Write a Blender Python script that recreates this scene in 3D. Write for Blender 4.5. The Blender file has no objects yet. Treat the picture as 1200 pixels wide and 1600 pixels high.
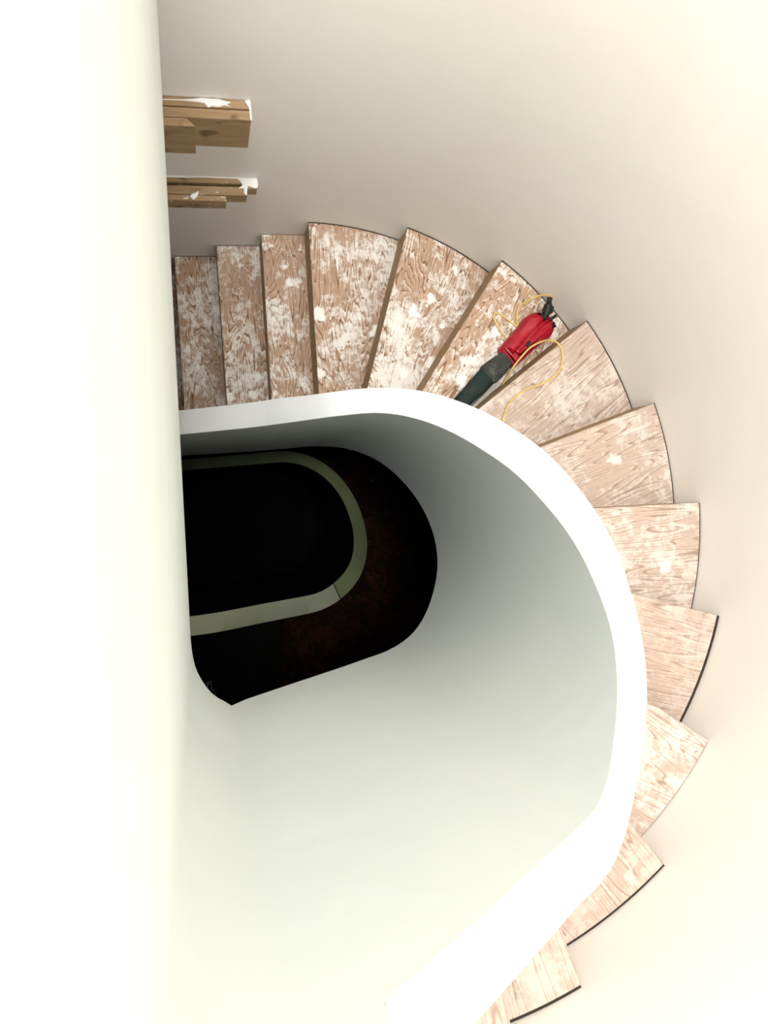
import bpy, bmesh, math, random
import numpy as np
from mathutils import Vector, Matrix

random.seed(7)
SC = bpy.context.scene
COL = SC.collection
CAMZ = 8.207                      # eye height above the floor at the foot of the stairwell

# ------------------------------------------------------------------ camera
cam_data = bpy.data.cameras.new('camera')
cam = bpy.data.objects.new('camera', cam_data)
COL.objects.link(cam)
cam_data.sensor_fit = 'VERTICAL'
cam_data.sensor_height = 36.0
cam_data.lens = 36.0 * 1155.0 / 1600.0
cam_data.clip_start = 0.02
rot = Matrix(((0.97163507, 0.0023754, -0.23647337),
              (0.0, 0.99994955, 0.01004458),
              (0.2364853, -0.00975967, 0.97158605)))
cam.matrix_world = Matrix.Translation((0, 0, CAMZ)) @ rot.to_4x4()
cam_data.dof.use_dof = True
cam_data.dof.focus_distance = 2.9
cam_data.dof.aperture_fstop = 9.0
SC.camera = cam

# ------------------------------------------------------------------ light
world = bpy.data.worlds.new('world')
SC.world = world
world.use_nodes = True
bg = world.node_tree.nodes['Background']
bg.inputs['Color'].default_value = (0.90, 0.95, 1.0, 1)
bg.inputs['Strength'].default_value = 1.3


def area(name, loc, target, size, power, color):
    d = bpy.data.lights.new(name, 'AREA')
    d.shape = 'RECTANGLE'
    d.size, d.size_y = size
    d.energy = power
    d.color = color
    o = bpy.data.objects.new(name, d)
    COL.objects.link(o)
    o.location = loc
    o.rotation_euler = (Vector(target) - Vector(loc)).to_track_quat('-Z', 'Y').to_euler()
    return o


area('skylight_lamp', (-0.35, 0.42, CAMZ + 4.2), (0.70, 0.2, CAMZ - 2.2), (1.2, 1.0), 190, (0.965, 0.985, 1.0))

SC.view_settings.view_transform = 'Standard'
SC.view_settings.look = 'None'
SC.view_settings.exposure = 0.70
SC.view_settings.gamma = 1.0
SC.view_settings.use_curve_mapping = False


# ------------------------------------------------------------------ materials
def new_mat(name):
    m = bpy.data.materials.new(name)
    m.use_nodes = True
    nt = m.node_tree
    return m, nt, nt.nodes['Principled BSDF']


def node(nt, t, **kw):
    n = nt.nodes.new(t)
    for k, v in kw.items():
        if k in n.inputs:
            n.inputs[k].default_value = v
        else:
            setattr(n, k, v)
    return n


def ramp(nt, fac, stops):
    r = nt.nodes.new('ShaderNodeValToRGB')
    e = r.color_ramp.elements
    while len(e) < len(stops):
        e.new(0.5)
    for i, (p, c) in enumerate(stops):
        e[i].position = p
        e[i].color = (c[0], c[1], c[2], 1) if isinstance(c, (tuple, list)) else (c, c, c, 1)
    nt.links.new(fac, r.inputs['Fac'])
    return r.outputs['Color']


def mixc(nt, fac, a, b):
    m = nt.nodes.new('ShaderNodeMix')
    m.data_type = 'RGBA'
    for sock, v in ((m.inputs[0], fac), (m.inputs[6], a), (m.inputs[7], b)):
        if hasattr(v, 'is_linked') or isinstance(v, bpy.types.NodeSocket):
            nt.links.new(v, sock)
        else:
            sock.default_value = v if not isinstance(v, (tuple, list)) else (v[0], v[1], v[2], 1)
    return m.outputs[2]


def math_n(nt, op, a, b=0.0):
    m = nt.nodes.new('ShaderNodeMath')
    m.operation = op
    for i, v in enumerate((a, b)):
        if isinstance(v, bpy.types.NodeSocket):
            nt.links.new(v, m.inputs[i])
        else:
            m.inputs[i].default_value = v
    return m.outputs[0]


def obj_coord(nt, scale=(1, 1, 1), jitter=True):
    tc = nt.nodes.new('ShaderNodeTexCoord')
    mp = nt.nodes.new('ShaderNodeMapping')
    mp.inputs['Scale'].default_value = scale
    nt.links.new(tc.outputs['Object'], mp.inputs['Vector'])
    if jitter:
        oi = nt.nodes.new('ShaderNodeObjectInfo')
        sc = nt.nodes.new('ShaderNodeVectorMath')
        sc.operation = 'SCALE'
        sc.inputs[0].default_value = (7.3, 11.9, 5.1)
        nt.links.new(oi.outputs['Random'], sc.inputs['Scale'])
        ad = nt.nodes.new('ShaderNodeVectorMath')
        ad.operation = 'ADD'
        nt.links.new(mp.outputs['Vector'], ad.inputs[0])
        nt.links.new(sc.outputs['Vector'], ad.inputs[1])
        return ad.outputs['Vector']
    return mp.outputs['Vector']


def noise(nt, vec, scale, detail=3, rough=0.5, dist=0.0):
    n = nt.nodes.new('ShaderNodeTexNoise')
    n.inputs['Scale'].default_value = scale
    n.inputs['Detail'].default_value = detail
    n.inputs['Roughness'].default_value = rough
    n.inputs['Distortion'].default_value = dist
    nt.links.new(vec, n.inputs['Vector'])
    return n.outputs['Fac']


def bump(nt, bs, h, strength, dist=0.01):
    b = nt.nodes.new('ShaderNodeBump')
    b.inputs['Strength'].default_value = strength
    b.inputs['Distance'].default_value = dist
    nt.links.new(h, b.inputs['Height'])
    nt.links.new(b.outputs['Normal'], bs.inputs['Normal'])


def plaster(name, c1, c2, rough=0.75, bump_s=0.06, spec=0.3):
    m, nt, bs = new_mat(name)
    v = obj_coord(nt, jitter=False)
    f = noise(nt, v, 2.2, 4, 0.55, 0.6)
    nt.links.new(ramp(nt, f, [(0.35, c1), (0.65, c2)]), bs.inputs['Base Color'])
    bs.inputs['Roughness'].default_value = rough
    bs.inputs['Specular IOR Level'].default_value = spec
    h = noise(nt, v, 7.0, 3, 0.5, 1.2)
    bump(nt, bs, h, bump_s, 0.02)
    return m


M_OUTER = plaster('cream_wall_plaster', (0.885, 0.845, 0.785), (0.905, 0.87, 0.815))
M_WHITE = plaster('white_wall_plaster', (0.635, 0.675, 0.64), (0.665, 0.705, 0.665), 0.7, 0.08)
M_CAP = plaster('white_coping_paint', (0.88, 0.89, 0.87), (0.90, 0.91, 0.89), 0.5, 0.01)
M_WALL_SHADE = plaster('lower_wall_shade', (0.005, 0.0045, 0.004), (0.008, 0.007, 0.005), 0.9, 0.03, 0.0)  # deep shade of the lower storey put into a near-black colour
M_LOWCAP = plaster('olive_grey_coping_paint', (0.36, 0.38, 0.25), (0.42, 0.43, 0.30), 0.6, 0.01)
M_LOWCAP_SHADE = plaster('shaded_olive_coping', (0.20, 0.235, 0.11), (0.23, 0.265, 0.13), 0.6, 0.01)  # olive darkened to put in the shade farther down the coping
M_FLOOR_SHADE = plaster('shaded_floor_screed', (0.006, 0.0055, 0.005), (0.010, 0.009, 0.008), 0.9, 0.05, 0.0)  # near-black floor colour carries the shade at the bottom of the well
M_LANDING = plaster('landing_floor_screed', (0.55, 0.50, 0.44), (0.62, 0.57, 0.50), 0.8, 0.05)


def tread_mat(name, light, mid, dark, paint, white, lines, rings=20.0, fine_s=0.8, along=0.85, wiggle=0.35):
    m, nt, bs = new_mat(name)
    # plywood figure: contour lines of a stretched noise
    vg = obj_coord(nt, (along, 5.5, 3.0))
    ring = noise(nt, vg, 1.55, 2, 0.5, wiggle)
    saw = math_n(nt, 'FRACT', math_n(nt, 'MULTIPLY', ring, rings))
    wob = noise(nt, obj_coord(nt, (6, 46, 10)), 3.0, 4, 0.65, 0.3)
    base = ramp(nt, saw, [(0.0, light), (0.45, mid), (0.72, mid), (0.90, dark), (1.0, light)])
    fine = ramp(nt, wob, [(0.32, 0.72), (0.52, 1.0), (0.7, 1.1)])
    mul = nt.nodes.new('ShaderNodeMix')
    mul.data_type = 'RGBA'
    mul.blend_type = 'MULTIPLY'
    mul.inputs[0].default_value = fine_s
    nt.links.new(base, mul.inputs[6])
    nt.links.new(fine, mul.inputs[7])
    col = mul.outputs[2]
    # the film of plaster rubbed over the boards: clings in the soft grain
    vo = obj_coord(nt)
    cloud = noise(nt, vo, 4.2, 6, 0.62, 0.4)
    speck = noise(nt, vo, 26.0, 5, 0.7, 0.5)
    film = math_n(nt, 'ADD', cloud, math_n(nt, 'MULTIPLY', math_n(nt, 'SUBTRACT', speck, 0.5), 0.95))
    film = math_n(nt, 'ADD', film, math_n(nt, 'MULTIPLY', math_n(nt, 'SUBTRACT', 0.55, saw), 0.16))
    ff = ramp(nt, film, [(0.47, 0.0), (0.56, 0.5), (0.68, 0.9)])
    fm = math_n(nt, 'MULTIPLY', ff, paint)
    col = mixc(nt, fm, col, white)
    # thrown blobs of filler
    vb = obj_coord(nt)
    dn = nt.nodes.new('ShaderNodeTexNoise')
    dn.inputs['Scale'].default_value = 18
    nt.links.new(vb, dn.inputs['Vector'])
    vm = nt.nodes.new('ShaderNodeVectorMath')
    vm.operation = 'MULTIPLY_ADD'
    nt.links.new(dn.outputs['Color'], vm.inputs[0])
    vm.inputs[1].default_value = (0.09, 0.09, 0.09)
    nt.links.new(vb, vm.inputs[2])
    vr = nt.nodes.new('ShaderNodeTexVoronoi')
    vr.inputs['Scale'].default_value = 10.0
    nt.links.new(vm.outputs['Vector'], vr.inputs['Vector'])
    sx = nt.nodes.new('ShaderNodeSeparateColor')
    nt.links.new(vr.outputs['Color'], sx.inputs['Color'])
    rad = math_n(nt, 'MULTIPLY', math_n(nt, 'SUBTRACT', sx.outputs[0], 0.40), 0.60)
    blob = ramp(nt, math_n(nt, 'ADD', math_n(nt, 'SUBTRACT', rad, vr.outputs['Distance']), 0.5), [(0.45, 0.0), (0.50, 0.45), (0.58, 0.92)])
    col = mixc(nt, math_n(nt, 'MULTIPLY', blob, min(1.0, paint * 1.05)), col, tuple(min(1, c * 1.08) for c in white))
    # sparse nail and screw holes
    v2 = nt.nodes.new('ShaderNodeTexVoronoi')
    v2.inputs['Scale'].default_value = 9
    nt.links.new(obj_coord(nt), v2.inputs['Vector'])
    s2 = nt.nodes.new('ShaderNodeSeparateColor')
    nt.links.new(v2.outputs['Color'], s2.inputs['Color'])
    hole = math_n(nt, 'MULTIPLY', math_n(nt, 'LESS_THAN', v2.outputs['Distance'], 0.045), math_n(nt, 'GREATER_THAN', s2.outputs[1], 0.72))
    col = mixc(nt, math_n(nt, 'MULTIPLY', hole, lines), col, (0.05, 0.03, 0.02))
    kn = ramp(nt, v2.outputs['Distance'], [(0.02, 0.75), (0.05, 0.25), (0.075, 0.55), (0.10, 0.0)])
    kn = math_n(nt, 'MULTIPLY', kn, math_n(nt, 'LESS_THAN', s2.outputs[1], 0.16))
    col = mixc(nt, kn, col, (0.22, 0.135, 0.08))
    nt.links.new(col, bs.inputs['Base Color'])
    bs.inputs['Roughness'].default_value = 0.8
    bs.inputs['Specular IOR Level'].default_value = 0.05
    bump(nt, bs, film, 0.12, 0.006)
    return m


M_TREAD = tread_mat('plastered_plywood', (0.60, 0.42, 0.30), (0.52, 0.345, 0.235), (0.20, 0.105, 0.055), 1.0, (0.93, 0.88, 0.81), 0.9, 30.0, 0.85)
M_TREAD_CLEAN = tread_mat('dusty_plywood', (0.58, 0.45, 0.37), (0.55, 0.42, 0.34), (0.36, 0.255, 0.19), 0.8, (0.77, 0.70, 0.63), 0.9, 26.0, 0.6, 0.42, 0.2)
M_TREAD_BARE = tread_mat('bare_plywood', (0.55, 0.425, 0.345), (0.52, 0.395, 0.32), (0.36, 0.255, 0.195), 0.5, (0.76, 0.675, 0.59), 0.9, 22.0, 0.6, 0.38, 0.15)
M_TREAD_SHADE = tread_mat('shaded_stained_board', (0.010, 0.005, 0.004), (0.008, 0.004, 0.003), (0.004, 0.002, 0.0015), 0.9, (0.035, 0.010, 0.005), 0.9)  # stained board taken near black to carry the lower flight's shade


def wood(name, a, b, knot, scale=(2, 18, 18), rough=0.7, stain=None):
    m, nt, bs = new_mat(name)
    v = obj_coord(nt, scale)
    f = noise(nt, v, 2.4, 5, 0.6, 0.8)
    c = ramp(nt, f, [(0.3, a), (0.7, b)])
    k = noise(nt, obj_coord(nt, (5, 9, 9)), 2.2, 2, 0.5, 0.4)
    c = mixc(nt, ramp(nt, k, [(0.60, 0.0), (0.72, 0.85)]), c, knot)
    if stain:
        sp = noise(nt, obj_coord(nt, (14, 20, 20)), 2.0, 5, 0.65, 0.5)
        c = mixc(nt, ramp(nt, sp, [(0.60, 0.0), (0.66, 0.9)]), c, stain)
    nt.links.new(c, bs.inputs['Base Color'])
    bs.inputs['Roughness'].default_value = rough
    bump(nt, bs, f, 0.15, 0.004)
    return m


M_RISER = wood('raw_riser_board', (0.36, 0.235, 0.115), (0.42, 0.28, 0.145), (0.28, 0.17, 0.08))
M_RISER_SHADE = wood('shaded_riser_board', (0.012, 0.007, 0.005), (0.016, 0.009, 0.006), (0.008, 0.005, 0.004))  # riser board copy, darkened in colour as the lower flight's shade
M_BEAM = wood('rough_timber', (0.29, 0.185, 0.09), (0.42, 0.28, 0.155), (0.13, 0.075, 0.035))
M_BEAM_SPOT = wood('plaster_spotted_timber', (0.29, 0.185, 0.09), (0.42, 0.28, 0.155), (0.13, 0.075, 0.035), stain=(0.82, 0.77, 0.70))


def plain(name, c, rough=0.5, metal=0.0, var=0.12, scale=14):
    m, nt, bs = new_mat(name)
    f = noise(nt, obj_coord(nt), scale, 4, 0.6, 0.3)
    lo = tuple(x * (1 - var) for x in c)
    hi = tuple(min(1, x * (1 + var)) for x in c)
    nt.links.new(ramp(nt, f, [(0.35, lo), (0.65, hi)]), bs.inputs['Base Color'])
    bs.inputs['Roughness'].default_value = rough
    bs.inputs['Metallic'].default_value = metal
    return m


def dusty(name, c, dust, amount, rough=0.45, scale=9):
    m, nt, bs = new_mat(name)
    f = noise(nt, obj_coord(nt), scale, 5, 0.65, 0.5)
    col = mixc(nt, ramp(nt, f, [(0.5, 0.0), (0.75, amount)]), c, dust)
    nt.links.new(col, bs.inputs['Base Color'])
    bs.inputs['Roughness'].default_value = rough
    return m


M_RED = dusty('red_plastic', (0.40, 0.002, 0.016), (0.62, 0.14, 0.17), 0.4, 0.42)
M_REDDARK = plain('dark_red_plastic', (0.20, 0.004, 0.012), 0.4)
M_GRIP = dusty('dark_green_rubber', (0.004, 0.016, 0.013), (0.04, 0.055, 0.05), 0.6, 0.75, 16)
M_COLLAR = dusty('dusty_grey_collar', (0.032, 0.036, 0.030), (0.15, 0.145, 0.125), 0.7, 0.8, 24)
M_PALE = plain('dusty_pale_metal', (0.42, 0.39, 0.33), 0.55, 0.0, 0.2)
M_BLACK = plain('black_rubber', (0.004, 0.005, 0.004), 0.6)
M_CORD = plain('yellow_cord', (0.72, 0.52, 0.16), 0.5, 0.0, 0.1, 40)
M_SPLASH = plain('wet_white_filler', (0.88, 0.87, 0.84), 0.6, 0.0, 0.03)
M_GAP_SHADE = plain('gap_shade', (0.03, 0.02, 0.014), 0.9)  # near-black colour standing in for shade in the wall gap
M_GREYMARK = plain('grey_chalk', (0.20, 0.20, 0.20), 0.9)


# ------------------------------------------------------------------ object helpers
def link(name, bm, mats, parent=None, smooth=False, matrix=None, sharp=35):
    me = bpy.data.meshes.new(name)
    bmesh.ops.recalc_face_normals(bm, faces=bm.faces)
    bm.to_mesh(me)
    bm.free()
    for m in (mats if isinstance(mats, (list, tuple)) else [mats]):
        me.materials.append(m)
    if smooth:
        for p in me.polygons:
            p.use_smooth = True
        me.set_sharp_from_angle(angle=math.radians(sharp))
    o = bpy.data.objects.new(name, me)
    COL.objects.link(o)
    if parent is not None:
        o.parent = parent
    if matrix is not None:
        o.matrix_local = matrix
    return o


def tag(o, label=None, cat=None, group=None, kind=None):
    for k, v in (('label', label), ('category', cat), ('group', group), ('kind', kind)):
        if v:
            o[k] = v
    return o


def empty(name, matrix, label, cat, group=None):
    o = bpy.data.objects.new(name, None)
    o.empty_display_size = 0.1
    COL.objects.link(o)
    o.matrix_world = matrix
    return tag(o, label, cat, group)


def prism(bm, pts, z0, z1, top_mat=0, side_mat=0):
    """closed polygon pts (x, y) extruded z0..z1"""
    n = len(pts)
    lo = [bm.verts.new((p[0], p[1], z0)) for p in pts]
    hi = [bm.verts.new((p[0], p[1], z1)) for p in pts]
    f = bm.faces.new(hi)
    f.material_index = top_mat
    f = bm.faces.new(lo[::-1])
    f.material_index = side_mat
    for i in range(n):
        f = bm.faces.new((lo[i], lo[(i + 1) % n], hi[(i + 1) % n], hi[i]))
        f.material_index = side_mat


def loft(bm, loops, closed_ends=True):
    """loops: list of closed vertex rings of equal length"""
    vs = [[bm.verts.new(p) for p in L] for L in loops]
    m = len(vs[0])
    for a, b in zip(vs[:-1], vs[1:]):
        for j in range(m):
            bm.faces.new((a[j], a[(j + 1) % m], b[(j + 1) % m], b[j]))
    if closed_ends:
        bm.faces.new(vs[0][::-1])
        bm.faces.new(vs[-1])


def tube(bm, pts, r, seg=10):
    pts = [Vector(p) for p in pts]
    rings = []
    up = Vector((0, 0, 1))
    for i, p in enumerate(pts):
        t = (pts[min(i + 1, len(pts) - 1)] - pts[max(i - 1, 0)]).normalized()
        a = t.cross(up)
        if a.length < 1e-3:
            a = t.cross(Vector((1, 0, 0)))
        a.normalize()
        b = t.cross(a).normalized()
        rr = r[i] if isinstance(r, (list, tuple)) else r
        rings.append([p + rr * (math.cos(q) * a + math.sin(q) * b) for q in [2 * math.pi * k / seg for k in range(seg)]])
    loft(bm, rings)


def catmull(pts, n=8):
    P = [Vector(p) for p in pts]
    P = [2 * P[0] - P[1]] + P + [2 * P[-1] - P[-2]]
    out = []
    for i in range(1, len(P) - 2):
        for k in range(n):
            t = k / n
            out.append(0.5 * ((2 * P[i]) + (P[i + 1] - P[i - 1]) * t + (2 * P[i - 1] - 5 * P[i] + 4 * P[i + 1] - P[i + 2]) * t * t
                              + (3 * P[i] - P[i - 1] - 3 * P[i + 1] + P[i + 2]) * t ** 3))
    out.append(P[-2])
    return out


def pchip(xk, yk):
    xk, yk = np.array(xk, float), np.array(yk, float)
    h = np.diff(xk)
    d = np.diff(yk) / h
    m = np.zeros_like(yk)
    m[0], m[-1] = d[0], d[-1]
    for i in range(1, len(xk) - 1):
        if d[i - 1] * d[i] > 0:
            w1, w2 = 2 * h[i] + h[i - 1], h[i] + 2 * h[i - 1]
            m[i] = (w1 + w2) / (w1 / d[i - 1] + w2 / d[i])

    def f(x):
        if x <= xk[0]:
            return yk[0] + m[0] * (x - xk[0])
        if x >= xk[-1]:
            return yk[-1] + m[-1] * (x - xk[-1])
        i = int(np.searchsorted(xk, x) - 1)
        t = (x - xk[i]) / h[i]
        return ((1 + 2 * t) * (1 - t) ** 2 * yk[i] + t * (1 - t) ** 2 * h[i] * m[i]
                + t * t * (3 - 2 * t) * yk[i + 1] + t * t * (t - 1) * h[i] * m[i + 1])
    return f


# ------------------------------------------------------------------ plan of the stair (metres, eye above the origin)
RISE = 0.18
STOREY = 18 * RISE
WLINE = 1.3805
WC, WR = Vector((0.5862, -0.1001)), 1.5213           # curved outer wall
WPHI = 0.0707
WN = Vector((-math.sin(WPHI), math.cos(WPHI)))
WT = Vector((math.cos(WPHI), math.sin(WPHI)))
NOSE = {0: ((-0.333, 0.510), (-0.384, 1.361)), 1: ((-0.105, 0.526), (-0.156, 1.377)), 2: ((0.122, 0.535), (0.065, 1.393)),
        3: ((0.343, 0.551), (0.291, 1.409)), 4: ((0.563, 0.560), (0.512, 1.420)), 5: ((0.775, 0.569), (0.979, 1.367)),
        6: ((0.998, 0.535), (1.403, 1.178)), 7: ((1.212, 0.432), (1.756, 0.865)), 8: ((1.434, 0.253), (1.994, 0.462)),
        9: ((1.590, -0.015), (2.099, 0.009)), 10: ((1.658, -0.356), (2.061, -0.459)), 11: ((1.608, -0.728), (1.871, -0.903)),
        12: ((1.422, -1.096), (1.559, -1.258)), 13: ((1.074, -1.314), (1.145, -1.513)), 14: ((0.807, -1.354), (0.826, -1.440)),
        15: ((0.520, -1.340), (0.515, -1.440))}


def drop(k):                       # depth of tread k below the eye
    return 4.2467 - (k - 1) * RISE


IC, IR, ISL = Vector((0.6, -0.1)), 0.44, 0.066       # inner well: straight, half round, straight
IN = Vector((-math.sin(ISL), math.cos(ISL)))
IT = Vector((math.cos(ISL), math.sin(ISL)))
IA0 = math.pi / 2 + ISL
ILEN = IR * (IA0 + math.pi / 2)


def well(s, off=0.0):
    if s < 0:
        return IC + IT * s + IN * (IR + off)
    if s < ILEN:
        a = IA0 - s / IR
        return IC + Vector((math.cos(a), math.sin(a))) * (IR + off)
    return IC + Vector((-(s - ILEN), -(IR + off)))


S_LEFT, S_END = -0.80, 1.823
cap_drop = pchip([-0.8, -0.668, -0.367, -0.227, -0.101, 0.008, 0.120, 0.248, 0.396, 0.498, 0.612, 0.708, 0.832, 0.935, 1.049, 1.175, 1.280, 1.337, 1.417, 1.589, 1.726, 1.823],
                 [3.305, 3.232, 3.037, 2.897, 2.765, 2.690, 2.630, 2.545, 2.404, 2.266, 2.116, 1.974, 1.803, 1.659, 1.518, 1.366, 1.234, 1.171, 1.104, 0.959, 0.846, 0.769])
base_drop = pchip([-0.8, -0.702, -0.335, 0.076, 0.189, 0.341, 0.480, 0.637, 0.779, 0.885, 1.013, 1.219, 1.387, 1.573, 1.831, 1.96],
                  [4.63, 4.59, 4.519, 4.25, 4.03, 3.80, 3.65, 3.451, 3.267, 3.14, 3.001, 2.758, 2.604, 2.409, 2.148, 2.015])
cap_width = pchip([-0.8, -0.3, -0.14, 0.018, 0.104, 0.244, 0.394, 0.559, 0.732, 0.836, 0.939, 1.138, 1.25, 1.307, 1.464, 1.672, 1.823],
                  [0.102, 0.101, 0.093, 0.092, 0.098, 0.112, 0.129, 0.136, 0.126, 0.113, 0.104, 0.103, 0.110, 0.119, 0.129, 0.128, 0.127])
low_drop = pchip([-0.9, 0.0, 0.395, 0.529, 0.680, 0.862, 1.031, 1.216, 1.351, 1.667, 2.075, 2.25],
                 [6.62, 5.98, 5.697, 5.574, 5.389, 5.068, 4.790, 4.586, 4.43, 4.09, 3.687, 3.63])
low_width = pchip([-0.9, 0.434, 0.866, 1.233, 2.07], [0.09, 0.09, 0.10, 0.108, 0.096])


def Z(d):
    return CAMZ - d


# ------------------------------------------------------------------ setting: outer wall, floors, soffits
def outer_plan(r_extra, n=72):
    pts = []
    # straight wall at the back, from the left
    t_end = (WC - Vector((0, 0))).dot(WT)
    for t in (-1.9, -1.0, -0.4, -0.1, 0.15, 0.3):
        pts.append(WT * t + WN * (WLINE + r_extra))
    a0 = math.pi / 2 + WPHI - 0.02
    for i in range(n + 1):
        a = a0 + (-math.pi / 2 - a0) * i / n
        pts.append(WC + Vector((math.cos(a), math.sin(a))) * (WR + r_extra))
    y = WC.y - WR - r_extra
    for x in (0.3, -0.3, -1.0):
        pts.append(Vector((x, y)))
    pts.append(Vector((-1.9 - 0.1 - r_extra, y)))
    pts[0] = Vector((-1.9 - 0.1 - r_extra, pts[0].y))
    return pts


def ring_wall(name, z0, z1, mat, label):
    bm = bmesh.new()
    inn, out = outer_plan(0.0), outer_plan(0.14)
    n = len(inn)
    V = [[bm.verts.new((p.x, p.y, z)) for p in L] for L, z in ((inn, z0), (inn, z1), (out, z1), (out, z0))]
    for i in range(n):
        j = (i + 1) % n
        for a in range(4):
            b = (a + 1) % 4
            bm.faces.new((V[a][i], V[a][j], V[b][j], V[b][i]))
    o = link(name, bm, mat, smooth=True, sharp=30)
    return tag(o, label, 'wall', kind='structure')


Z_SPLIT = Z(4.85)
ring_wall('wall_outer', Z_SPLIT, Z(-4.6), M_OUTER, 'tall cream plastered wall curving round the outside of the winding stair')
ring_wall('wall_lower', 0.0, Z_SPLIT, M_WALL_SHADE, 'wall of the dark storey below the well')

bm = bmesh.new()
prism(bm, [(-2.3, -2.0), (2.6, -2.0), (2.6, 2.0), (-2.3, 2.0)], -0.2, 0.0)
tag(link('floor', bm, M_FLOOR_SHADE), 'dark floor at the foot of the well', 'floor', kind='structure')


def lx(y):                         # face of the landing balustrade towards the well
    return -0.0528 - 0.048 * y


LAND_T, LAND_TOP, LAND_BOT = 0.10, 0.368, 2.03


def corner_path(off, sharp=False):
    """inner face of the landing balustrade, from the stair end round the corner to the back wall"""
    pts = []
    r = 0.125 + off
    c = Vector((lx(-0.40) + 0.125, -0.54 + 0.125))
    for i in range(0, 13):
        a = -math.pi / 2 - (math.pi / 2 + 0.048) * i / 12
        pts.append(c + Vector((math.cos(a), math.sin(a))) * r)
    if sharp:                      # along the bottom edge the plaster corner is tighter and cut back
        q = catmull([(0.070, -0.540, 0), (0.020, -0.507, 0), (-0.018, -0.448, 0), (-0.033, -0.385, 0), (lx(-0.30), -0.30, 0)], 3)
        pts = [Vector((v.x, v.y)) for v in q]
    for y in (-0.2, 0.1, 0.4, 0.8, 1.1, 1.362):
        pts.append(Vector((lx(y) - off, y)))
    return pts


ci, co, cs = corner_path(0.0), corner_path(LAND_T), corner_path(0.0, True)
# landing floor: wraps round the left and the near side of the well
bm = bmesh.new()
edge = [(p.x - 0.002, p.y) if i > 5 else (p.x, p.y - 0.002) for i, p in enumerate(co)]
edge = [(0.50, -0.642)] + edge
poly = edge + [(-1.95, 1.245), (-1.95, -1.60), (0.50, -1.60)]
prism(bm, poly, Z(LAND_BOT), Z(1.73))
tag(link('floor', bm, M_LANDING), 'landing floor behind the near balustrade', 'floor', kind='structure')
# floor of the lower landing, beside the foot of the winding flight
bm = bmesh.new()
prism(bm, [(-1.98, -1.605), (0.50, -1.605), (0.50, -0.68), (-0.68, -0.66), (-0.70, 1.30), (-1.98, 1.20)], Z(5.2), Z(4.967))
tag(link('floor', bm, M_FLOOR_SHADE), 'dark lower landing floor', 'floor', kind='structure')


def soffit(dz, mat, label, s0, s1):
    bm = bmesh.new()
    rows = []
    N = 60
    for i in range(N + 1):
        s = s0 + (s1 - s0) * i / N
        p = well(s, cap_width(s) + 0.003)
        if s < 0:
            q = well(s, 0.0)
            q = q + IN * (1.36 - q.dot(WN))
        elif s < ILEN:
            a = IA0 - s / IR
            d = Vector((math.cos(a), math.sin(a)))
            f = (IC - WC)
            b = f.dot(d)
            q = IC + d * (-b + math.sqrt(b * b - f.dot(f) + (WR - 0.02) ** 2))
        else:
            q = Vector((p.x, -1.59))
        z = Z(base_drop(s)) - dz
        rows.append([(p.x, p.y, z + 0.01), (q.x, q.y, z + 0.01), (q.x, q.y, z + 0.03), (p.x, p.y, z + 0.03)])
    loft(bm, rows)
    tag(link('ceiling', bm, mat, smooth=True), label, 'ceiling', kind='structure')


soffit(0.0, M_WHITE, 'plastered underside of the winding stair', -0.78, 1.80)


# ------------------------------------------------------------------ balustrades
CAPT = 0.006
NZ = 12


def wall_ring(i, o, zt, zb, ib=None):
    """one cross section; ib is the inner plan point at the very bottom, eased into i higher up"""
    ring = []
    for k in range(NZ + 1):
        f = k / NZ
        z = zb + (zt - CAPT - zb) * f
        q = i
        if ib is not None:
            h = min(1.0, (z - zb) / 0.45)
            q = ib.lerp(i, h * h * (3 - 2 * h))
        ring.append((q.x, q.y, z))
    for k in range(4):
        ring.append((o.x, o.y, zt - CAPT + (zb - zt + CAPT) * k / 3))
    return ring


def cap_ring(i, o, zt, e=0.003):
    d = (o - i).normalized() * e
    return [(i.x, i.y, zt - CAPT), (i.x, i.y, zt - e), (i.x + d.x, i.y + d.y, zt), (o.x - d.x, o.y - d.y, zt), (o.x, o.y, zt - e), (o.x, o.y, zt - CAPT)]


def coping(root, rings, mat):
    bm = bmesh.new()
    loft(bm, rings)
    return link('coping', bm, mat, root, smooth=True)


def world_children(r):
    bpy.context.view_layer.update()
    inv = r.matrix_world.inverted()
    for c in r.children:
        c.matrix_parent_inverse = inv


def sections(s0, s1, top, base, width, n):
    out = []
    for k in range(n + 1):
        s = s0 + (s1 - s0) * k / n
        out.append((well(s, 0.0), well(s, width(s)), Z(top(s)), Z(base(s))))
    return out


# one continuous plastered balustrade: up the winding flight, a step up in height, round the corner and along the landing
root = empty('balustrade', Matrix.Translation((0.6, -0.1, Z(4.6))),
             'thick white plastered balustrade sweeping up round the open well and along the left edge', 'balustrade')
flight = sections(S_LEFT, S_END, cap_drop, base_drop, cap_width, 120)
L = [wall_ring(*q) for q in flight]
ztop = Z(LAND_TOP)
land = []
s_c = ILEN + (0.6 - 0.095)
for k in range(0, 5):
    s = S_END + (s_c - S_END) * k / 5
    land.append((well(s, 0), well(s, 0.127 - 0.027 * k / 5), ztop, Z(base_drop(s)), None))
for k, (i, o, ib) in enumerate(zip(ci, co, cs)):
    zb = Z(2.035 if k else 2.045) if k else Z(base_drop(1.93))
    land.append((i, o, ztop, Z(2.02 if k == 0 else 2.03), ib))
L += [wall_ring(i, o, zt, zb, ib) for i, o, zt, zb, ib in land]
bm = bmesh.new()
loft(bm, L)
link('parapet_wall', bm, M_WHITE, root, smooth=True)
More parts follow.
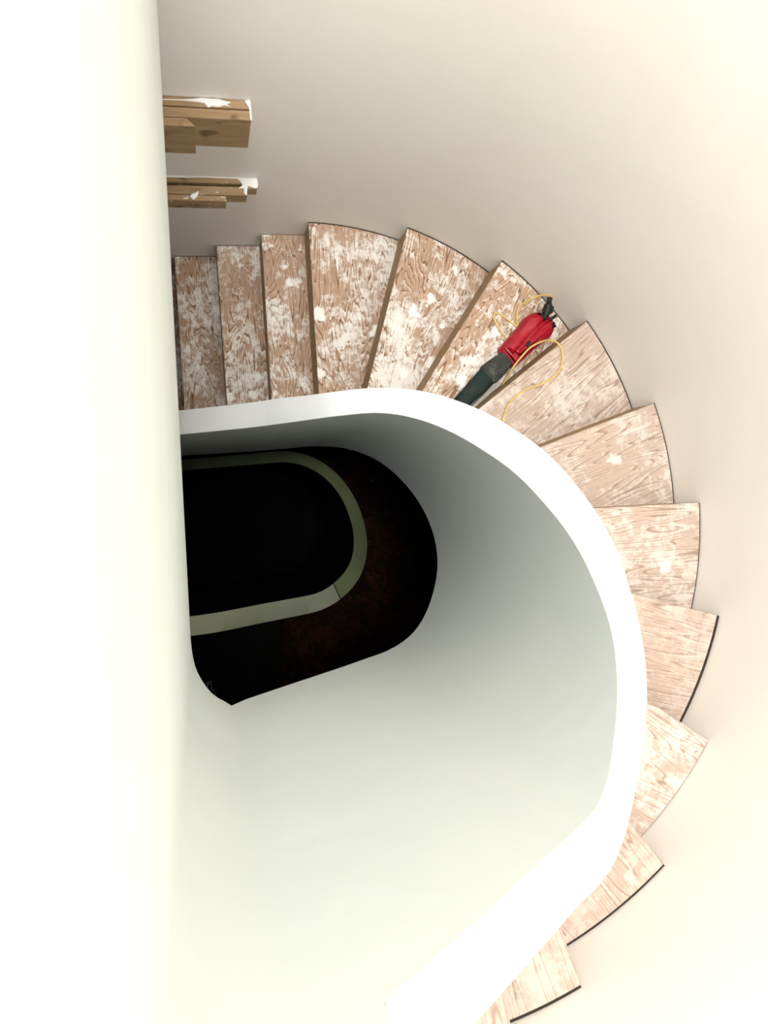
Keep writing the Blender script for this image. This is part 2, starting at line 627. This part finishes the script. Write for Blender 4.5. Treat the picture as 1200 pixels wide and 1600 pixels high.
coping(root, [cap_ring(i, o, zt) for i, o, zt, zb in flight[:-1]] + [cap_ring(well(S_END - 0.002), well(S_END - 0.002, 0.127), Z(cap_drop(S_END)))], M_CAP)
coping(root, [cap_ring(i, o, zt) for i, o, zt, zb, ib in land], M_CAP)
world_children(root)

# lower flight balustrade, carried round the far end of the well until it meets the upper one
root = empty('balustrade', Matrix.Translation((0.6, -0.1, Z(7.4))),
             'olive grey balustrade coping of the dark lower flight, deep down in the well', 'balustrade')
S_LOW = ILEN + 0.80
extra = []
yt, yb = well(S_LEFT).y, -0.54
cy, rr = (yt + yb) / 2, (yt - yb) / 2
for k in range(0, 21):
    a = -math.pi / 2 - math.pi * k / 20
    d = Vector((math.cos(a), math.sin(a)))
    cx = -0.2
    f = k / 20
    extra.append((Vector((cx, cy)) + d * rr, Vector((cx, cy)) + d * (rr + 0.1), Z(3.63 + (3.315 - 3.63) * f), Z(5.18 + (4.64 - 5.18) * f)))
S_JOINT = 1.216


def low_base(s):
    return min(base_drop(min(s, 1.9)) + STOREY, 8.15)


low_a = sections(-0.9, S_JOINT - 0.003, low_drop, low_base, low_width, 80)
low_b = sections(S_JOINT + 0.003, S_LOW - 0.005, low_drop, low_base, low_width, 60) + extra[1:]
bm = bmesh.new()
loft(bm, [wall_ring(*q) for q in low_a + low_b])
link('parapet_wall', bm, M_WALL_SHADE, root, smooth=True)
coping(root, [cap_ring(i, o, zt) for i, o, zt, zb in low_a], M_LOWCAP_SHADE)
coping(root, [cap_ring(i, o, zt) for i, o, zt, zb in low_b], M_LOWCAP)
world_children(root)


# ------------------------------------------------------------------ steps
def ray_hit_wall(a, b, gap):
    """where the line a->b (plan) meets the outer wall, less a gap"""
    a, b = Vector(a), Vector(b)
    v = (b - a).normalized()
    R = WR - gap
    f = a - WC
    bb = f.dot(v)
    c = f.dot(f) - R * R
    t1 = -bb + math.sqrt(bb * bb - c)
    p = a + v * t1
    if p.x < 0.45:
        t2 = (WLINE - gap - a.dot(WN)) / v.dot(WN)
        p = a + v * t2
    return p


def s_near(p):
    d = p - IC
    if d.x <= 0 and d.y < 0:
        return ILEN - d.x
    if d.dot(IT) < 0 and d.y > 0:
        return d.dot(IT)
    return IR * (IA0 - math.atan2(d.y, d.x))


def off_of(p):
    d = p - IC
    if d.x <= 0 and d.y < 0:
        return -d.y - IR
    if d.dot(IT) < 0 and d.y > 0:
        return d.dot(IN) - IR
    return d.length - IR


def ray_hit_parapet(a, b, width, clear=0.003):
    a, b = Vector(a), Vector(b)
    v = (a - b).normalized()
    p = b.copy()
    for _ in range(4000):
        if off_of(p) <= width(s_near(p)) + clear:
            break
        p = p + v * 0.0008
    return p


def tread_plan(k, gap, width, back):
    """plan polygon of step k: nosing edge, outer arc, back edge, inner curve"""
    n0, n1 = NOSE[k], NOSE[k + 1]
    A, B = ray_hit_parapet(*n0, width), ray_hit_wall(*n0, gap)
    v = (Vector(n1[1]) - Vector(n1[0])).normalized()
    nb = Vector((v.y, -v.x)) * back
    m0, m1 = Vector(n1[0]) + nb, Vector(n1[1]) + nb
    Cc, Dd = ray_hit_wall(m0, m1, gap), ray_hit_parapet(m0, m1, width)
    pts = [A, B]
    N = 12
    for i in range(1, N):
        t = i / N
        q = B.lerp(Cc, t)
        if q.x < 0.479:
            q = q + WN * (WLINE - gap - q.dot(WN))
        else:
            d = (q - WC).normalized()
            q = WC + d * (WR - gap)
        pts.append(q)
    pts += [Cc, Dd]
    s1, s0 = s_near(Dd), s_near(A)
    for i in range(1, 10):
        s = s1 + (s0 - s1) * i / 10
        pts.append(well(s, width(s) + 0.003))
    return pts, A, B


def step(k, dz, label, mats, width, gap=0.005, group=None, riser=True, shade_strip=False):
    pts, A, B = tread_plan(k, gap, width, 0.016)
    zt = Z(drop(k)) - dz
    v = (B - A).normalized()
    ang = math.atan2(v.y, v.x)
    M = Matrix.Translation((A.x, A.y, zt)) @ Matrix.Rotation(ang, 4, 'Z')
    Mi = M.inverted()
    r = empty('stair_step', M, label, 'step', group)
    loc = [Mi @ Vector((p.x, p.y, zt)) for p in pts]
    bm = bmesh.new()
    prism(bm, [(p.x, p.y) for p in loc], -0.030, 0.0, 0, 1)
    bmesh.ops.recalc_face_normals(bm, faces=bm.faces)
    eds = [e for e in bm.edges if abs(e.verts[0].co.z) < 1e-6 and abs(e.verts[1].co.z) < 1e-6]
    bmesh.ops.bevel(bm, geom=eds, offset=0.0025, segments=1, affect='EDGES', profile=0.5)
    link('tread_board', bm, [mats[0], mats[1]], r)
    if shade_strip:  # added strip that paints the gap's shade just below tread level
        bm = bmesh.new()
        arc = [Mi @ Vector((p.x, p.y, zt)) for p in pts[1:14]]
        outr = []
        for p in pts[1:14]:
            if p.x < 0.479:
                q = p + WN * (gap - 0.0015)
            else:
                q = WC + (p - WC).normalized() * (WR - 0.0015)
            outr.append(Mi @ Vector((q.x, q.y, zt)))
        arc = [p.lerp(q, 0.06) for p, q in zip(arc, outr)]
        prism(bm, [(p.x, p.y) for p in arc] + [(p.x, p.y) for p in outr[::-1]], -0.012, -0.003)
        link('gap_shade_strip', bm, M_GAP_SHADE, r)['label'] = 'dark strip painted as shade in the open gap along the wall'
    ln = (B - A).length
    if riser:
        bm = bmesh.new()
        prism(bm, [(0.0, -0.0015), (ln, -0.0015), (ln, -0.0155), (0.0, -0.0155)], -RISE + 0.0, -0.030)
        link('riser_board', bm, mats[1], r)
    return r


UP = {1: 'shaded brown plywood step farthest left, cut off by the left balustrade',
      2: 'narrow plywood step second from the left balustrade, whitened toward its wall end',
      3: 'narrow grey smeared plywood step just left of the first wide wedge step',
      4: 'wide wedge step with round white filler blobs, first winder after the three narrow steps',
      5: 'heavily whitened wedge step just before the one holding the red tool',
      6: 'whitened wedge step that the red power tool lies on',
      7: 'wedge step with the loose end of the yellow cord across it',
      8: 'pale wedge step with a white blob at its lower wall corner, above the cord step',
      9: 'clean pale plywood wedge step with level grain, at the right of the bend',
      10: 'plywood step with a dark open gap along the wall, reaching farthest right',
      11: 'diagonal plywood step with a cream smear, next above the step with the wide dark gap',
      12: 'pinkish plywood step beside the bend of the white coping at lower right',
      13: 'plywood step with a pale patch near the bottom edge, next to the straight coping',
      14: 'last plywood sliver at the bottom edge beside the straight white coping'}
GAPS = {1: 0.004, 2: 0.004, 3: 0.004, 4: 0.006, 5: 0.007, 6: 0.007, 7: 0.007, 8: 0.006, 9: 0.006, 10: 0.014, 11: 0.004, 12: 0.010, 13: 0.012, 14: 0.008}
STEPS = {}
for k in range(1, 15):
    STEPS[k] = step(k, 0.0, UP[k], (M_TREAD if k <= 6 else M_TREAD_CLEAN if k <= 9 or k == 11 else M_TREAD_BARE, M_RISER), cap_width, GAPS[k], shade_strip=k in (4, 5, 6, 7, 8, 9, 10, 12, 13))
step(0, 0.0, 'lowest step, almost hidden in the dark slot behind the left balustrade', (M_TREAD, M_RISER), lambda s: 0.102)
for k in range(6, 15):
    step(k, STOREY, 'black step of the unlit lower flight deep in the well', (M_TREAD_SHADE, M_RISER_SHADE), low_width, 0.005,
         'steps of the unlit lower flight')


# faint chalk scrawl on the lower landing
mark = empty('chalk_mark', Matrix.Translation((0.03, -1.22, Z(4.967))), 'faint grey chalk scrawl on the dark lower landing near the rounded corner', 'mark')
for n, st in enumerate(([(-.012, .052), (-.010, .030), (-.010, .012)], [(-.018, .050), (-.002, .060), (.022, .058)], [(.012, .046), (.014, .026), (.018, .010)], [(-.012, .044), (.012, .046)],
           [(-.004, -.004), (-.008, -.022), (.004, -.032), (.018, -.030), (.022, -.016)], [(.022, -.030), (.036, -.026), (.046, -.012)], [(.022, -.002), (.036, .004)])):
    bm = bmesh.new()
    tube(bm, [(x, y, 0.0014) for x, y in st], 0.0022, 6)
    for v in bm.verts:
        v.co.z = max(0.0003, v.co.z * 0.6)
    link('stroke', bm, M_GREYMARK, mark)


# ------------------------------------------------------------------ timber stubs on the back wall
def wall_frame(x, d):
    """matrix whose x runs along the back wall, y out of the wall into the well (negative), z up"""
    o = WT * x + WN * WLINE
    return Matrix.Translation((o.x, o.y, Z(d))) @ Matrix.Rotation(WPHI, 4, 'Z')


def plank(root, name, x0, x1, y0, y1, z0, z1, mat, skew=0.0):
    bm = bmesh.new()
    prism(bm, [(x0, -y0), (x1, -y0), (x1 + skew, -y1), (x0, -y1)], z0, z1)
    bmesh.ops.bevel(bm, geom=bm.edges[:], offset=0.002, segments=1, affect='EDGES')
    return link(name, bm, mat, root)


def blob_mesh(outline, h, n=3):
    bm = bmesh.new()
    c = Vector((sum(p[0] for p in outline) / len(outline), sum(p[1] for p in outline) / len(outline), 0))
    P = catmull([(p[0], p[1], 0) for p in outline] + [(outline[0][0], outline[0][1], 0)], 5)[:-1]
    rings = []
    for f, z in ((1.0, 0.0), (0.93, h * 0.55), (0.7, h * 0.9), (0.3, h)):
        rings.append([bm.verts.new((c.x + (p.x - c.x) * f, c.y + (p.y - c.y) * f, z)) for p in P])
    for a, b in zip(rings[:-1], rings[1:]):
        for i in range(len(P)):
            j = (i + 1) % len(P)
            bm.faces.new((a[i], a[j], b[j], b[i]))
    bm.faces.new(rings[-1])
    bm.faces.new(rings[0][::-1])
    return bm


BA = empty('timber_stub', wall_frame(0.0, 2.60), 'deep bundle of raw timber boards with a white filler splash, upper on the wall', 'timber')
BB = empty('timber_stub', wall_frame(0.0, 3.22), 'shallow stepped bundle of timber boards spattered white, lower on the wall', 'timber')
plank(BA, 'board', -0.45, 0.256, 0.0015, 0.032, -0.205, 0.0, M_BEAM)
plank(BA, 'board', -0.45, 0.255, 0.036, 0.069, -0.205, -0.001, M_BEAM)
plank(BA, 'board', -0.45, 0.038, 0.070, 0.098, -0.206, -0.003, M_BEAM, skew=0.028)
sp = blob_mesh([(-0.045, -0.014), (0.02, -0.012), (0.07, -0.006), (0.095, -0.002), (0.12, -0.0035), (0.15, -0.003), (0.172, -0.009),
                (0.19, -0.012), (0.176, -0.019), (0.19, -0.026), (0.165, -0.025), (0.145, -0.030), (0.125, -0.029), (0.115, -0.034), (0.106, -0.030), (0.10, -0.022),
                (0.06, -0.017), (0.0, -0.016), (-0.045, -0.017)], 0.006)
link('filler_splash', sp, M_SPLASH, BA, smooth=True)['label'] = 'white filler splash'
ed = blob_mesh([(0.236, -0.003), (0.255, -0.002), (0.2575, -0.03), (0.257, -0.066), (0.252, -0.066), (0.250, -0.034), (0.246, -0.012)], 0.003)
link('filler_smear', ed, M_SPLASH, BA, smooth=True)['label'] = 'white filler smear'

plank(BB, 'board', -0.45, 0.320, 0.0015, 0.0275, -0.066, 0.0, M_BEAM_SPOT)
plank(BB, 'board', 0.277, 0.3195, 0.028, 0.046, -0.066, -0.001, M_BEAM_SPOT)
plank(BB, 'board', -0.45, 0.275, 0.040, 0.076, -0.076, -0.001, M_BEAM_SPOT)
plank(BB, 'board', -0.45, 0.187, 0.077, 0.100, -0.090, -0.006, M_BEAM_SPOT)
sp = blob_mesh([(0.036, -0.088), (0.044, -0.076), (0.066, -0.066), (0.074, -0.062), (0.070, -0.078), (0.060, -0.091), (0.050, -0.099)], 0.005)
for v in sp.verts:
    v.co.z -= 0.002
link('filler_splash', sp, M_SPLASH, BB, smooth=True)['label'] = 'white filler splash'
sp = blob_mesh([(0.235, -0.004), (0.30, -0.003), (0.322, -0.006), (0.322, -0.04), (0.30, -0.043), (0.285, -0.03), (0.277, -0.055), (0.273, -0.074), (0.262, -0.066),
                (0.262, -0.048), (0.24, -0.046), (0.256, -0.034), (0.25, -0.02)], 0.004)
link('filler_smear', sp, M_SPLASH, BB, smooth=True)['label'] = 'white filler smear'
sp = blob_mesh([(-0.40, -0.001), (0.27, -0.001), (0.285, -0.005), (0.20, -0.007), (0.10, -0.006), (-0.02, -0.010), (-0.40, -0.009)], 0.003)
link('filler_smear', sp, M_SPLASH, BB, smooth=True)['label'] = 'white filler smear along the wall'

# ------------------------------------------------------------------ corded power tool lying on step six
T6, T7 = Z(drop(6)), Z(drop(7))
tool = empty('power_tool', Matrix.Translation((1.42, 0.70, T6)), 'red corded power tool with dark green grip and loose yellow cord, lying on a step', 'tool')
TI = tool.matrix_world.inverted()


def tl(pts, z):
    return [(x - 1.42, y - 0.70, z) for x, y in pts]


def inset(pts, d):
    c = Vector((sum(p[0] for p in pts) / len(pts), sum(p[1] for p in pts) / len(pts)))
    out = []
    n = len(pts)
    for i in range(n):
        a, b, e = Vector(pts[i - 1]), Vector(pts[i]), Vector(pts[(i + 1) % n])
        t = (e - a).normalized()
        nn = Vector((-t.y, t.x))
        if nn.dot(c - b) < 0:
            nn = -nn
        out.append(tuple(b + nn * d))
    return out


body_o = [(1.374, 0.730), (1.373, 0.745), (1.425, 0.804), (1.477, 0.862), (1.490, 0.881), (1.504, 0.897), (1.521, 0.912), (1.540, 0.923), (1.564, 0.929), (1.588, 0.930),
          (1.609, 0.922), (1.627, 0.911), (1.643, 0.895), (1.651, 0.877), (1.652, 0.858), (1.647, 0.838), (1.636, 0.818), (1.616, 0.800), (1.585, 0.777), (1.549, 0.750),
          (1.500, 0.705), (1.452, 0.660), (1.440, 0.660), (1.408, 0.695)]
bm = bmesh.new()
loft(bm, [tl(inset(body_o, 0.010), 0.002), tl(body_o, 0.012), tl(body_o, 0.048), tl(inset(body_o, 0.006), 0.062), tl(inset(body_o, 0.018), 0.068)])
link('motor_housing', bm, M_RED, tool, smooth=True, sharp=50)['label'] = 'red plastic motor housing'


def pad(name, outline, z0, z1, mat, ins=0.006, lab=None, parent=None, sharp=50):
    bm = bmesh.new()
    loft(bm, [tl(outline, z0), tl(outline, z0 + (z1 - z0) * 0.6), tl(inset(outline, ins), z1)])
    o = link(name, bm, mat, parent or tool, smooth=True, sharp=sharp)
    if lab:
        o['label'] = lab
    return o


pad('side_lobe', [(1.395, 0.745), (1.480, 0.846), (1.510, 0.885), (1.545, 0.910), (1.578, 0.912), (1.590, 0.893), (1.570, 0.868), (1.530, 0.828), (1.480, 0.772), (1.428, 0.714)], 0.060, 0.092, M_RED, 0.016)
pad('side_lobe', [(1.540, 0.818), (1.575, 0.853), (1.600, 0.878), (1.622, 0.885), (1.636, 0.868), (1.634, 0.845), (1.612, 0.818), (1.572, 0.790), (1.500, 0.728), (1.462, 0.702), (1.448, 0.716)], 0.060, 0.088, M_RED, 0.014)
for q in range(3):
    x, y = 1.552 + 0.007 * q, 0.912 - 0.008 * q + 0.004
    pad('vent_slot', [(x, y), (x + 0.026, y - 0.016), (x + 0.0245, y - 0.0185), (x - 0.0015, y - 0.0025)], 0.060, 0.0935, M_BLACK, 0.0003, 'dark vent slot')
for q in range(3):
    x, y = 1.616 + 0.007 * q, 0.868 + 0.004 * q
    pad('vent_slot', [(x, y), (x + 0.012, y - 0.024), (x + 0.0145, y - 0.0225), (x + 0.0025, y + 0.0015)], 0.060, 0.0895, M_BLACK, 0.0003, 'dark vent slot')
sw = pad('switch', [(1.488, 0.757), (1.505, 0.779), (1.517, 0.772), (1.500, 0.749)], 0.060, 0.091, M_COLLAR, 0.001, 'small dark grey switch')
for q in range(2):
    f0 = 0.28 + 0.36 * q
    a = Vector((1.488, 0.757)).lerp(Vector((1.505, 0.779)), f0)
    b = Vector((1.500, 0.749)).lerp(Vector((1.517, 0.772)), f0)
    a2, b2 = a + Vector((0.003, 0.004)), b + Vector((0.003, 0.004))
    a, b, a2, b2 = a.lerp(b, .15), b.lerp(a, .15), a2.lerp(b2, .15), b2.lerp(a2, .15)
    bm = bmesh.new()
    loft(bm, [tl([a, b, b2, a2], 0.090), tl([a, b, b2, a2], 0.0925)])
    link('switch_bar', bm, M_BLACK, sw)
bm = bmesh.new()
bmesh.ops.create_uvsphere(bm, u_segments=16, v_segments=8, radius=0.011)
for v in bm.verts:
    v.co = Vector((v.co.x + 1.447 - 1.42, v.co.y + 0.728 - 0.70, v.co.z * 0.6 + 0.088))
link('round_button', bm, M_RED, tool, smooth=True)


def gripmesh(stations, nseg=24, square=0.65):
    bm = bmesh.new()
    L = []
    for (x, y, w, h, zc) in stations:
        t = (Vector((1.195, 0.49)) - Vector((1.405, 0.70))).normalized()
        nrm = Vector((-t.y, t.x))
        ring = []
        for k in range(nseg):
            a = 2 * math.pi * k / nseg
            ca, sa = math.cos(a), math.sin(a)
            u = math.copysign(abs(ca) ** square, ca) * w
            vv = math.copysign(abs(sa) ** square, sa) * h
            ring.append((x - 1.42 + nrm.x * u, y - 0.70 + nrm.y * u, max(0.002, zc + vv)))
        L.append(ring)
    loft(bm, L)
    return bm


link('collar', gripmesh([(1.412, 0.703, .036, .026, .034), (1.400, 0.690, .041, .031, .034), (1.345, 0.642, .052, .034, .036), (1.318, 0.617, .052, .034, .036), (1.308, 0.607, .046, .030, .034)]),
     M_COLLAR, tool, smooth=True)['label'] = 'dusty grey collar'
link('grip', gripmesh([(1.316, 0.616, .044, .028, .032), (1.300, 0.600, .047, .030, .033), (1.250, 0.549, .043, .028, .031), (1.195, 0.493, .038, .026, .029), (1.150, 0.447, .036, .025, .028), (1.120, 0.417, .030, .020, .026)]),
     M_GRIP, tool, smooth=True)['label'] = 'dark green rubber grip'
bm = bmesh.new()
bl = [(1.352, 0.596), (1.372, 0.588), (1.386, 0.574), (1.330, 0.528), (1.246, 0.455), (1.222, 0.455), (1.290, 0.520), (1.325, 0.558)]
loft(bm, [tl(bl, 0.006), tl(bl, 0.034), tl(inset(bl, 0.004), 0.038)])
link('side_lever', bm, M_PALE, tool, smooth=True, sharp=40)['label'] = 'pale dusty lever beside the grip'

# plug standing up at the far end, and a short black stub
bm = bmesh.new()
tube(bm, [(x - 1.42, y - 0.70, z) for x, y, z in ((1.581, 0.886, .070), (1.586, 0.900, .082), (1.594, 0.928, .092), (1.600, 0.950, .094), (1.603, 0.962, .094), (1.604, 0.972, .094), (1.605, 0.985, .094), (1.605, 0.990, .094))],
     [0.012, 0.017, 0.022, 0.021, 0.012, 0.011, 0.015, 0.008], 14)
plug = link('plug', bm, M_BLACK, tool, smooth=True)
plug['label'] = 'black rubber plug'
bm = bmesh.new()
tube(bm, [(1.612 - 1.42, 0.950 - 0.70, .088), (1.618 - 1.42, 0.944 - 0.70, .090), (1.615 - 1.42, 0.926 - 0.70, .088), (1.607 - 1.42, 0.915 - 0.70, .084)], [0.008, 0.013, 0.013, 0.007], 10)
link('plug_latch', bm, M_GRIP, plug, smooth=True)
bm = bmesh.new()
tube(bm, [(1.614 - 1.42, 0.886 - 0.70, .074), (1.628 - 1.42, 0.896 - 0.70, .079), (1.646 - 1.42, 0.909 - 0.70, .082)], [0.008, 0.008, 0.0075], 10)
link('stub', bm, M_BLACK, tool, smooth=True)['label'] = 'short black stub'

# yellow cord in one run: plug, loops beside the housing, under it, over its flank, onto the next step
D7 = RISE
cord = [(1.604, 0.988, .093), (1.630, 1.004, .070), (1.612, 1.014, .045), (1.594, 1.016, .030), (1.546, 0.998, .012), (1.496, 0.967, .006), (1.478, 0.931, .006), (1.476, 0.895, .006),
        (1.480, 0.874, .006), (1.476, 0.864, .006), (1.462, 0.873, .006), (1.416, 0.904, .006), (1.380, 0.921, .006), (1.360, 0.917, .006), (1.358, 0.893, .006), (1.389, 0.843, .006),
        (1.424, 0.800, .0045), (1.440, 0.770, .0045)]
bm = bmesh.new()
tube(bm, [(x - 1.42, y - 0.70, z) for x, y, z in catmull(cord, 6)], 0.0045, 8)
link('cord', bm, M_CORD, tool, smooth=True)['label'] = 'yellow cord loops beside the housing'
cord = [(1.440, 0.640, .006), (1.415, 0.600, .008), (1.400, 0.578, .016), (1.398, 0.583, .028), (1.408, 0.612, .055), (1.425, 0.655, .092), (1.484, 0.729, .112), (1.516, 0.753, .128), (1.546, 0.766, .150), (1.562, 0.762, D7 + .010),
        (1.597, 0.755, D7 + .006), (1.620, 0.727, D7 + .006), (1.627, 0.682, D7 + .006), (1.614, 0.632, D7 + .006), (1.581, 0.593, D7 + .006), (1.522, 0.559, D7 + .006),
        (1.458, 0.537, D7 + .006), (1.416, 0.515, D7 + .006), (1.374, 0.480, D7 + .006), (1.347, 0.440, D7 + .006), (1.329, 0.385, D7 + .006), (1.318, 0.330, D7 + .006), (1.290, 0.270, D7 + .006)]
bm = bmesh.new()
tube(bm, [(x - 1.42, y - 0.70, z) for x, y, z in catmull(cord, 6)], 0.0045, 8)
link('cord', bm, M_CORD, tool, smooth=True)['label'] = 'yellow cord end trailing onto the next step'

bpy.context.view_layer.update()
